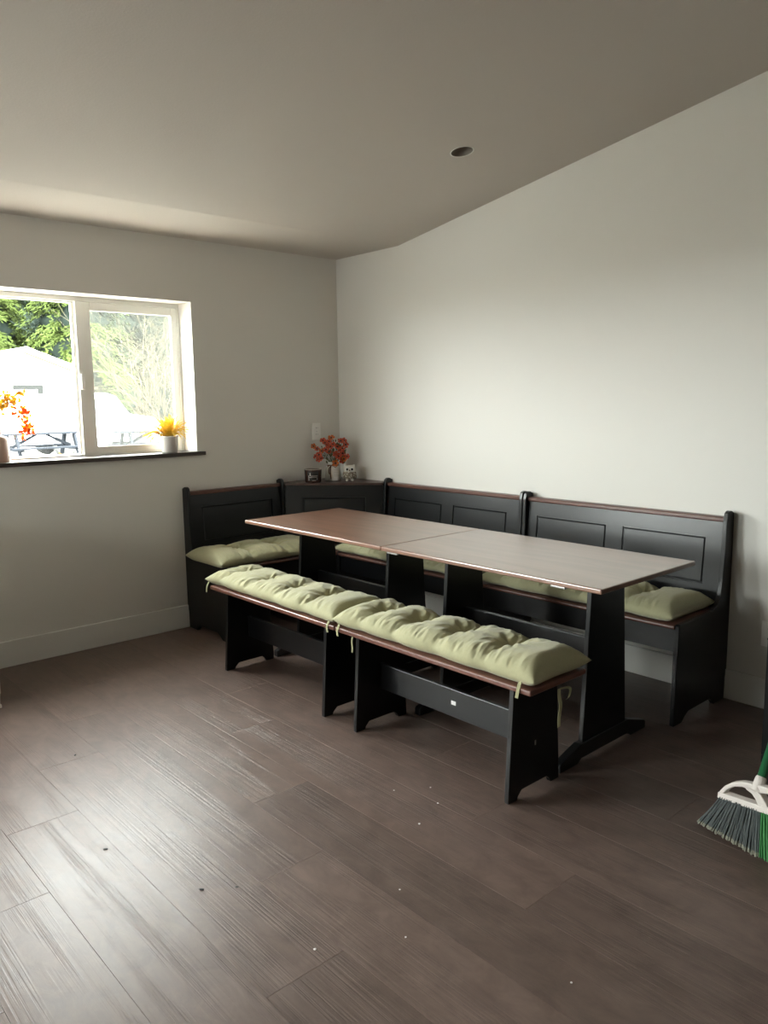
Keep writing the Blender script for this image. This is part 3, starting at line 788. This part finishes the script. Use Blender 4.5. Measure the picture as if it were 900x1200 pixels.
vase()
def branch():
    t = thing('autumn_branch', 'spray of orange and yellow autumn leaves standing in the blush vase', 'branch', VB + Vector((0, 0, .15)))
    rnd = random.Random(9)
    O = VB + Vector((0, 0, .15))
    def W_(x, z, y=.06): return Vector((x, y, z)) - O
    twigs = [([(-2.255, 1.24), (-2.225, 1.33), (-2.175, 1.385), (-2.125, 1.43), (-2.085, 1.465)], 'gold'),
             ([(-2.255, 1.24), (-2.20, 1.385), (-2.13, 1.378), (-2.085, 1.335), (-2.075, 1.265), (-2.078, 1.235)], 'orange'),
             ([(-2.255, 1.24), (-2.19, 1.345), (-2.145, 1.315), (-2.12, 1.25), (-2.095, 1.195)], 'rust'),
             ([(-2.255, 1.24), (-2.225, 1.36), (-2.185, 1.41), (-2.180, 1.45)], 'gold'),
             ([(-2.26, 1.24), (-2.29, 1.36), (-2.33, 1.44)], 'orange')]
    for pts, kind in twigs:
        P = smoothpts([W_(x, z, .06 + .01 * i) for i, (x, z) in enumerate(pts)], 6)
        bm = bmesh.new(); tube(bm, P, [.0022 - .0012 * k / len(P) for k in range(len(P))], 6); tw = obj('twig', bm, M['twig'], t)
        n0 = len(P) // 3
        cnt = 34 if kind == 'gold' else 84 if kind == 'orange' else 12
        for k in range(cnt):
            f = n0 + (len(P) - 1 - n0) * (rnd.random() ** .8); p = P[int(f)] + Vector((rnd.uniform(-1, 1), rnd.uniform(-1, 1), rnd.uniform(-1, 1))) * (.020 if kind == 'orange' else .012)
            d = Vector((rnd.uniform(-1, 1), rnd.uniform(-.4, .4), rnd.uniform(-1, .5))).normalized(); s = d.cross(Vector((0, -1, .2))).normalized(); l = rnd.uniform(.019, .032)
            bm = bmesh.new(); b2 = Vector((0, -.004, 0))
            vs = [bm.verts.new(q) for q in (p, p + d * l * .35 + s * l * .28 + b2, p + d * l * .7 + s * l * .2, p + d * l, p + d * l * .7 - s * l * .2, p + d * l * .35 - s * l * .28 + b2)]
            bm.faces.new(vs)
            mt = M['goldleaf'] if kind == 'gold' or (kind == 'orange' and rnd.random() < .3) else M['orange']
            o = obj('leaf', bm, mt, t, recalc=False); o.modifiers.new('s', 'SOLIDIFY').thickness = .0007
branch()

# ------------------------------------------------------------------ broom
def broom():
    A = Vector((-1.11, -3.242, 0)); u = Vector((-.249, -.968, 0)).normalized(); nrm = Vector((-u.y, u.x, 0)); nrm = nrm if nrm.x < 0 else -nrm
    t = thing('broom', 'angle broom with grey bristles, white cap and green handle on the floor', 'broom', A)
    P = lambda a, d, z: tuple(u * a + nrm * d + Vector((0, 0, z)))
    rnd = random.Random(2)
    U0, U1 = .072, .335
    zc = lambda a: .121 + (a - U0) * .16
    bm = bmesh.new(); tips = [bmesh.new(), bmesh.new()]; gb = bmesh.new()
    ncol = 30
    for i in range(ncol):
        f = (i + .5) / ncol; ut = U0 + .004 + (U1 - U0 - .008) * f; ub = .006 + .40 * f
        for d0 in (-.012, 0, .012):
            for rep in range(7):
                d = d0 + rnd.uniform(-.004, .004)
                j = rnd.uniform(-.006, .006); zb = rnd.uniform(.002, .008) + .004
                top = Vector(P(ut + rnd.uniform(-.0035, .0035), d, zc(ut) + .004)); bot = Vector(P(ub + j, d * 1.9, zb))
                mid = top.lerp(bot, .5) + Vector(P(rnd.uniform(-.002, .002), 0, 0))
                green = .565 < f < .66
                tgt = gb if green else bm
                tube(tgt, [top, mid, bot], [.0021, .0026, .0022], 5)
                if not green:
                    tube(tips[f > .6], [mid.lerp(bot, .86), bot + (bot - mid).normalized() * .003], [.0026, .0030], 5)
    obj('bristles', bm, M['bristle'], t); 
    for tp in tips: o = obj('bristle_tips', tp, M['bristletip'], t); o['label'] = 'pale frayed bristle tips'
    o = obj('center_bristles', gb, M['greenbristle'], t); o['label'] = 'green centre stripe of bristles'
    # white cap: base bar, two arches and a socket
    bm = bmesh.new()
    n = 20
    bar = [[], [], [], []]
    for i in range(n + 1):
        a = U0 - .004 + (U1 - U0 + .008) * i / n; z = zc(a)
        for k, (d, dz) in enumerate(((-.017, -.002), (.017, -.002), (.015, .018), (-.015, .018))): bar[k].append(bm.verts.new(P(a, d, z + dz)))
    for i in range(n):
        for k in range(4): bm.faces.new((bar[k][i], bar[k][i + 1], bar[(k + 1) % 4][i + 1], bar[(k + 1) % 4][i]))
    for e in (0, n): bm.faces.new([bar[k][e] for k in range(4)])
    cap = obj('cap', bm, M['broomwhite'], t); bevel(cap, .003, 2)
    cu = .196
    def strip(path, w, nm):
        bm = bmesh.new(); ring = []
        for i, (a, z) in enumerate(path):
            a0, z0 = path[max(i - 1, 0)]; a1, z1 = path[min(i + 1, len(path) - 1)]
            tx, tz = a1 - a0, z1 - z0; l = math.hypot(tx, tz); nx_, nz_ = -tz / l, tx / l
            hw = w[i] / 2
            ring.append([bm.verts.new(P(a + nx_ * s * hw, d, z + nz_ * s * hw)) for s, d in ((-1, -.013), (1, -.013), (1, .013), (-1, .013))])
        for p, q in zip(ring, ring[1:]):
            for k in range(4): bm.faces.new((p[k], p[(k + 1) % 4], q[(k + 1) % 4], q[k]))
        bm.faces.new(ring[0]); bm.faces.new(ring[-1])
        o = obj(nm, bm, M['broomwhite'], cap); bevel(o, .004, 2)
    L1 = [(.076, .136), (.095, .163), (.120, .185), (.150, .199), (.180, .205), (.205, .205)]
    strip(L1, [.014, .014, .014, .017, .022, .026], 'arch')
    L2 = [(.165, .200), (.190, .196), (.208, .184), (.222, .168), (.232, .150)]
    strip(L2, [.020, .024, .028, .032, .034], 'arch')
    L3 = [(.332, .176), (.318, .198), (.295, .213), (.265, .219), (.235, .217), (.205, .209)]
    strip(L3, [.014, .014, .014, .017, .020, .024], 'arch')
    q = Vector((.194, 0, .203))
    base = Vector(P(.198, 0, .208)); end = Vector((-.5685, -3.500, 1.25)) - A
    d = (end - base).normalized()
    bm = bmesh.new(); tube(bm, [base - d * .012, base + d * .022, base + d * .030, base + d * .034], [.018, .0165, .0155, .013], 20); obj('socket', bm, M['broomwhite'], cap, smooth=False)
    bm = bmesh.new(); tube(bm, [base + d * .02, end], .0125, 20); h = obj('handle', bm, M['broomgreen'], t, smooth=True)
    return t
broom()

# black cabinet at the right edge and white cabinet at the left edge: only their edges show
def black_cabinet():
    t = thing('black_cabinet', 'black cabinet edge at the right border behind the broom', 'cabinet', (-.28, -3.55, 0))
    boxobj('carcass', (-.264, .264, -.352, .352, .03, 1.30), M['black'], t, .003)
    boxobj('plinth', (-.2635, .2635, -.3515, .3515, 0, .03), M['black'], t, .002)
    for s in (-1, 1):
        d = boxobj('door', (-.2795, -.2640, -.346 if s < 0 else .003, -.003 if s < 0 else .346, .05, 1.28), M['black'], t, .003)
        bm = bmesh.new(); tube(bm, [(-.283, s * .03, .60), (-.292, s * .03, .61), (-.292, s * .03, .72), (-.283, s * .03, .73)], .004, 8); obj('handle', bm, M['metal'], d)
black_cabinet()
def white_cabinet():
    t = thing('white_cabinet', 'white cabinet edge at the left border, standing on the floor under the window', 'cabinet', (-2.62, -.33, 0))
    boxobj('carcass', (-.117, .117, -.268, .262, .07, .76), M['trim'], t, .003)
    boxobj('top', (-.122, .122, -.272, .262, .76, .785), M['trim'], t, .004)
    for x in (-1, 1):
        for y in (-1, 1):
            bm = bmesh.new(); prism(bm, [(-.022, .07), (.022, .07), (.018, .022), (.024, .014), (.024, 0), (-.024, 0), (-.024, .014), (-.018, .022)], lambda p, q, s: (p, s, q), -.022, .022)
            o = obj('foot', bm, M['trim'], t, (x * .094, y * .236, 0))
    d = boxobj('door', (-.112, .112, -.284, -.2685, .085, .75), M['trim'], t, .003)
    bm = bmesh.new(); ellipsoid(bm, (-.085, -.292, .50), (.011, .010, .011), 14, 8); obj('knob', bm, M['metal'], d, smooth=True)
white_cabinet()

# crumbs on the floor
CR = [(-2.085, -2.83, 'w'), (-1.60, -2.475, 'w'), (-1.66, -2.57, 'w'), (-1.80, -2.62, 'w'), (-2.21, -2.985, 'w'), (-2.03, -3.37, 'w'), (-1.71, -2.40, 'w'), (-2.41, -2.86, 'w'),
      (-2.62, -2.05, 'd'), (-2.42, -2.50, 'd'), (-2.44, -1.32, 'd'), (-2.50, -2.44, 'd')]
rc = random.Random(4); cw = cd = None
for x, y, k in CR:
    src = cw if k == 'w' else cd
    if src is None:
        bm = bmesh.new(); bmesh.ops.create_icosphere(bm, subdivisions=2, radius=.0034 if k == 'w' else .0032)
        for v in bm.verts: v.co *= 1 + .35 * noise.noise(v.co * 400)
        for v in bm.verts: v.co.z *= .6; v.co.x *= (1 if k == 'w' else 2.4)
        o = obj('crumb', bm, M['label'] if k == 'w' else M['darkslot'])
        if k == 'w': cw = o
        else: cd = o
        tag(o, 'tiny white crumb lying on the brown floor' if k == 'w' else 'tiny dark bark speck lying on the brown floor', 'crumb', 'white crumbs on the floor' if k == 'w' else 'dark specks on the floor')
    else:
        o = src.copy(); C.objects.link(o)
    o.location = (x, y, .0019); o.rotation_euler = (0, 0, rc.uniform(0, 3)); s = rc.uniform(.75, 1.15); o.scale = (s, s, s)

# ------------------------------------------------------------------ outdoors
GZ = -.12
def outdoors():
    bm = bmesh.new(); box(bm, -60, 70, .30, 90, GZ - .3, GZ)
    o = obj('gravel_yard', bm, M['ground']); struct(o)
    o = boxobj('bounce_slab', (-9, 5, .21, 1.25, GZ, GZ + .06), M['bounce'], None, .01); struct(o)  # unseen slab added outside to bounce warm light onto the ceiling strip
    # cream shed with a low gable
    sx, sy = 4.90, 22.0
    t = thing('garden_shed', 'cream gabled shed seen through the left window pane', 'shed', (sx, sy, GZ))
    hw, ez, az = 1.72, 2.50, 3.14
    bm = bmesh.new(); prism(bm, [(-hw, 0), (hw, 0), (hw, ez), (0, az), (-hw, ez)], lambda p, q, s: (p, s, q), 0, 4.5); obj('walls', bm, M['shed'], t)
    sl = (az - ez) / hw
    bm = bmesh.new()
    for s in (-1, 1):
        prism(bm, [(0, az + .02), (s * (hw + .28), az + .02 - sl * (hw + .28)), (s * (hw + .28), az + .17 - sl * (hw + .28)), (0, az + .17)], lambda p, q, a: (p, a, q), -.28, 4.7)
    obj('roof', bm, M['shedroof'], t)
    bm = bmesh.new()
    for s in (-1, 1):
        prism(bm, [(0, az - .03), (s * hw, az - .03 - sl * hw), (s * hw, az + .02 - sl * hw), (0, az + .02)], lambda p, q, a: (p, a, q), -.025, -.002)
    obj('gable_trim', bm, M['shedtrim'], t)
    w = bmesh.new(); box(w, -.42, .50, -.05, -.002, 1.98, 2.12); box(w, .33, .50, -.05, -.002, 1.60, 1.98)
    wi = obj('window_frame', w, M['greyframe'], t)
    w = bmesh.new(); box(w, -.42, .33, -.02, -.002, 1.25, 1.98); obj('glare_pane', w, M['carwhite'], wi)  # white pane stands for the glare that washes out the frame's other sides
    # picnic tables
    def picnic(x, y, L, rz, label):
        t = thing('picnic_table', label, 'picnic table', (x, y, GZ), rz, 'picnic tables in the yard')
        for k in range(4): boxobj('plank', (-L / 2, L / 2, -.36 + k * .18, -.20 + k * .18, .76, .80), M['greywood'], t, .005)
        for s in (-1, 1): boxobj('bench_board', (-L / 2, L / 2, s * .70 - .13, s * .70 + .13, .43, .47), M['greywood'], t, .005)
        for s in (-1, 1):
            xx = s * (L / 2 - .28)
            for d in (-1, 1):
                bm = bmesh.new(); prism(bm, [(d * .22, .76), (d * .34, .76), (d * .68, 0), (d * .56, 0)], lambda p, q, a: (a, p, q), xx - .03, xx + .03); obj('leg', bm, M['greywood'], t)
            bm = bmesh.new(); box(bm, xx - .03, xx + .03, -.72, .72, .37, .45); obj('crossbar', bm, M['greywood'], t)
            bm = bmesh.new(); prism(bm, [(xx, .42), (xx, .50), (xx - s * .55, .76), (xx - s * .65, .76)], lambda p, q, a: (p, a, q), -.04, .04); obj('brace', bm, M['greywood'], t)
    picnic(3.25, 16.0, 2.0, .06, 'weathered picnic table in front of the shed, behind the left pane')
    picnic(5.55, 14.6, 1.9, -.10, 'weathered picnic table behind the right window pane')
    # white car beyond the right pane
    t = thing('white_car', 'white parked car seen through the right window pane', 'car', (6.35, 19.5, GZ))
    side = [(-2.3, .35), (-2.3, 1.05), (-2.15, 1.62), (-1.9, 1.80), (-.25, 1.82), (.05, 1.72), (.45, 1.18), (1.25, 1.06), (1.45, .80), (1.45, .35)]
    bm = bmesh.new(); prism(bm, side, lambda p, q, a: (p, a, q), -.85, .85); bevel(obj('body', bm, M['carwhite'], t), .06, 3)
    for x0, x1 in ((-2.0, -1.15), (-1.08, -.15)):
        bm = bmesh.new(); box(bm, x0, x1, -.858, -.852, 1.22, 1.62); obj('side_window', bm, M['carglass'], t)
    for x in (-1.55, .85):
        for y in (-.80, .80):
            bm = bmesh.new(); lathe(bm, [(.0, -.10), (.30, -.10), (.34, -.07), (.34, .07), (.30, .10), (0, .10)], 28, cap=False)
            bm.transform(Matrix.Translation((x, y, .34)) @ Matrix.Rotation(PI / 2, 4, 'X')); obj('wheel', bm, M['tyre'], t)
    # conifers
    def fir(x, y, h, r, n, mat, label, seed, z0=.6):
        rnd = random.Random(seed)
        t = thing('fir_tree', label, 'tree', (x, y, GZ), 0, 'fir trees beyond the yard')
        bm = bmesh.new(); tube(bm, [(0, 0, 0), (0, 0, h * .5), (0, 0, h * .98)], [r * .075, r * .05, .02], 10); obj('trunk', bm, M['bark'], t)
        bm = bmesh.new()
        for i in range(n):
            f = rnd.random() ** .8; z = z0 + (h - z0) * f; rad = r * (1 - f) ** .8 * rnd.uniform(.75, 1.1) + .1; an = rnd.uniform(0, 2 * PI)
            dx, dy = math.cos(an), math.sin(an); sx_, sy_ = -dy, dx
            m = 9
            for k in range(m):
                s = (k + 1) / m; px = Vector((dx * rad * s, dy * rad * s, z + .25 * s * rad * .3 - .42 * rad * s * s))
                for q in range(7):
                    side = (-1) ** q; l = .30 * (1 - .35 * s) * rnd.uniform(.6, 1.2)
                    d = Vector((dx * .55 + sx_ * side * rnd.uniform(.4, 1), dy * .55 + sy_ * side * rnd.uniform(.4, 1), rnd.uniform(-1.0, -.15))).normalized()
                    wv = d.cross(Vector((dx, dy, .4))).normalized() * .032
                    p = px + Vector((rnd.uniform(-.16, .16), rnd.uniform(-.16, .16), rnd.uniform(-.14, .06)))
                    v = [bm.verts.new(a) for a in (p - wv * .6, p + d * l * .5 - wv, p + d * l, p + d * l * .5 + wv, p + wv * .6)]; bm.faces.new(v)
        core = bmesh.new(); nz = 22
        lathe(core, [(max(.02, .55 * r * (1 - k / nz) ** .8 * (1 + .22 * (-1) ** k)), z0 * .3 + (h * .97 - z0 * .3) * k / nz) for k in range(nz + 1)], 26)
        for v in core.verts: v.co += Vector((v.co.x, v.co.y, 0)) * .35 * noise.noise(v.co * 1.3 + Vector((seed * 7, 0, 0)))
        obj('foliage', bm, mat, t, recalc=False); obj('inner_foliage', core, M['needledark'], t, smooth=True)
    fir(10.0, 31, 14, 3.2, 900, M['needle'], 'bright green fir with drooping sprays behind the shed', 1)
    fir(6.9, 33, 13, 2.6, 700, M['needle'], 'bright green fir at the left edge of the window view', 2)
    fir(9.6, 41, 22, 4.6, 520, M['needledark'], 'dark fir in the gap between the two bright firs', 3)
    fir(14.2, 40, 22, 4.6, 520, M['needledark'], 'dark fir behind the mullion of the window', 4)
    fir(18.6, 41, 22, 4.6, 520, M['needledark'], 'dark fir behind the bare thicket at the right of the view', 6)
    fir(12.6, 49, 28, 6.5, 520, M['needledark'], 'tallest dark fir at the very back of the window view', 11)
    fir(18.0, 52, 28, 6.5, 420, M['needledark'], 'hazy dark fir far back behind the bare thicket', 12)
    # bare thicket
    def thicket(x, y, h, r, n, label, seed):
        rnd = random.Random(seed)
        t = thing('bare_shrub', label, 'shrub', (x, y, GZ), 0, 'bare shrubs behind the right pane')
        bm = bmesh.new(); bb = bmesh.new()
        def grow(p, d, l, rr, depth):
            pts = [p]; q = p.copy(); dd = d.copy(); m = 4
            for k in range(m):
                dd = (dd + Vector((rnd.uniform(-.3, .3), rnd.uniform(-.3, .3), rnd.uniform(-.22, .12)))).normalized(); q = q + dd * l / m; pts.append(q)
            tube(bm, pts, [rr * (1 - .6 * k / m) for k in range(m + 1)], 4, False)
            if depth < 3:
                for k in range(3 if depth < 2 else 2):
                    i = rnd.randint(1, m); nd_ = (dd + Vector((rnd.uniform(-.9, .9), rnd.uniform(-.7, .7), rnd.uniform(-.5, .8)))).normalized()
                    grow(pts[i], nd_, l * rnd.uniform(.5, .75), rr * .62, depth + 1)
            else:
                for k in range(1 if rnd.random() < .45 else 0):
                    c = pts[rnd.randint(1, m)]; a = Vector((rnd.uniform(-1, 1), rnd.uniform(-1, 1), rnd.uniform(-1, 1))).normalized() * .045; b = a.cross(Vector((0, 1, .3))).normalized() * .028
                    bb.faces.new([bb.verts.new(v) for v in (c - a, c + b, c + a, c - b)])
        for i in range(n):
            an = rnd.uniform(0, 2 * PI); grow(Vector((math.cos(an) * .25, math.sin(an) * .25, 0)), Vector((math.cos(an) * r, math.sin(an) * .5 * r, 1)).normalized(), h * rnd.uniform(.45, .7), .019, 0)
        obj('branches', bm, M['branch'], t); obj('buds', bb, M['buds'], t, recalc=False)
    thicket(9.6, 22, 5.6, .8, 30, 'tall bare thicket of pale tangled branches behind the right pane', 3)
    thicket(12.0, 25.5, 5.4, .75, 26, 'bare thicket of pale branches at the far right of the view', 6)
    # low heaps of dry orange leaves below the tables
    def dry(x, y, w, label, seed):
        rnd = random.Random(seed)
        t = bmesh.new()
        for i in range(260):
            p = Vector((rnd.gauss(0, w * .4), rnd.gauss(0, .25), abs(rnd.gauss(0, .12)) + .02)); d = Vector((rnd.uniform(-1, 1), rnd.uniform(-1, 1), rnd.uniform(-.2, 1))).normalized() * .07; s = d.cross(Vector((0, 1, .2))).normalized() * .03
            t.faces.new([t.verts.new(v) for v in (p - d, p + s, p + d, p - s)])
        o = obj('dry_shrub', t, M['drygrass'], None, (x, y, GZ), recalc=False); tag(o, label, 'shrub', 'low dry shrubs in the yard')
    dry(2.55, 13.0, .8, 'low orange dry shrub below the picnic table in the left pane', 1)
    dry(4.5, 12.6, .7, 'low orange dry shrub below the picnic table in the right pane', 2)
    # the eave over the window wall
    struct(boxobj('trim_2', (XL - .15, .15, -.02, WD + .32, 2.365, 2.46), M['trim'], None, 0))
outdoors()

# ------------------------------------------------------------------ light
w = bpy.data.worlds.new('overcast_sky'); bpy.context.scene.world = w; w.use_nodes = True
bg = w.node_tree.nodes['Background']; bg.inputs['Color'].default_value = (.985, .99, 1.0, 1); bg.inputs['Strength'].default_value = 13.0
sl = bpy.data.lights.new('sun', 'SUN'); sl.energy = 17; sl.angle = math.radians(3); sl.color = (1, .93, .80)
so_ = bpy.data.objects.new('sun', sl); C.objects.link(so_); so_.location = (3, -6, 9)
so_.rotation_euler = Vector((-.55, .10, -.83)).to_track_quat('-Z', 'Y').to_euler()
def portal(loc, rot, sx, sy):
    l = bpy.data.lights.new('window_portal', 'AREA'); l.shape = 'RECTANGLE'; l.size = sx; l.size_y = sy; l.cycles.is_portal = True
    o = bpy.data.objects.new('window_portal', l); C.objects.link(o); o.location = loc; o.rotation_euler = rot
portal(((WX0 + WX1) / 2, WD + .02, (WZ0 + WZ1) / 2), (-PI / 2, 0, 0), WX1 - WX0, WZ1 - WZ0)
portal(((DX0 + DX1) / 2, WD + .02, (DZ0 + DZ1) / 2), (-PI / 2, 0, 0), DX1 - DX0, DZ1 - DZ0)
portal((XL - .18, (LY0 + LY1) / 2, (LZ0 + LZ1) / 2), (0, -PI / 2, 0), LZ1 - LZ0, LY1 - LY0)

# ------------------------------------------------------------------ camera
cam = bpy.data.cameras.new('camera'); co = bpy.data.objects.new('camera', cam); C.objects.link(co)
F = 911.6; yaw, pitch, roll = .73205, -.14296, -.0125
cam.sensor_fit = 'VERTICAL'; cam.sensor_height = 24; cam.lens = F / 1200 * 24; cam.clip_start = .05; cam.clip_end = 300
fw = Vector((math.sin(yaw) * math.cos(pitch), math.cos(yaw) * math.cos(pitch), math.sin(pitch))); rt = Vector((math.cos(yaw), -math.sin(yaw), 0)); up = rt.cross(fw)
r2 = rt * math.cos(roll) + up * math.sin(roll); u2 = -rt * math.sin(roll) + up * math.cos(roll)
m = Matrix((r2, u2, -fw)).transposed().to_4x4(); m.translation = Vector((-3.4749, -4.3292, 1.3851)); co.matrix_world = m
S = bpy.context.scene; S.camera = co
S.view_settings.view_transform = 'Standard'; S.view_settings.look = 'None'; S.view_settings.gamma = 1; S.view_settings.use_curve_mapping = False
S.view_settings.exposure = 1.84
cy = S.cycles
cy.max_bounces = 10; cy.diffuse_bounces = 7; cy.glossy_bounces = 4; cy.transparent_max_bounces = 16; cy.caustics_reflective = False; cy.caustics_refractive = False
cy.sample_clamp_indirect = 8; cy.use_denoising = True
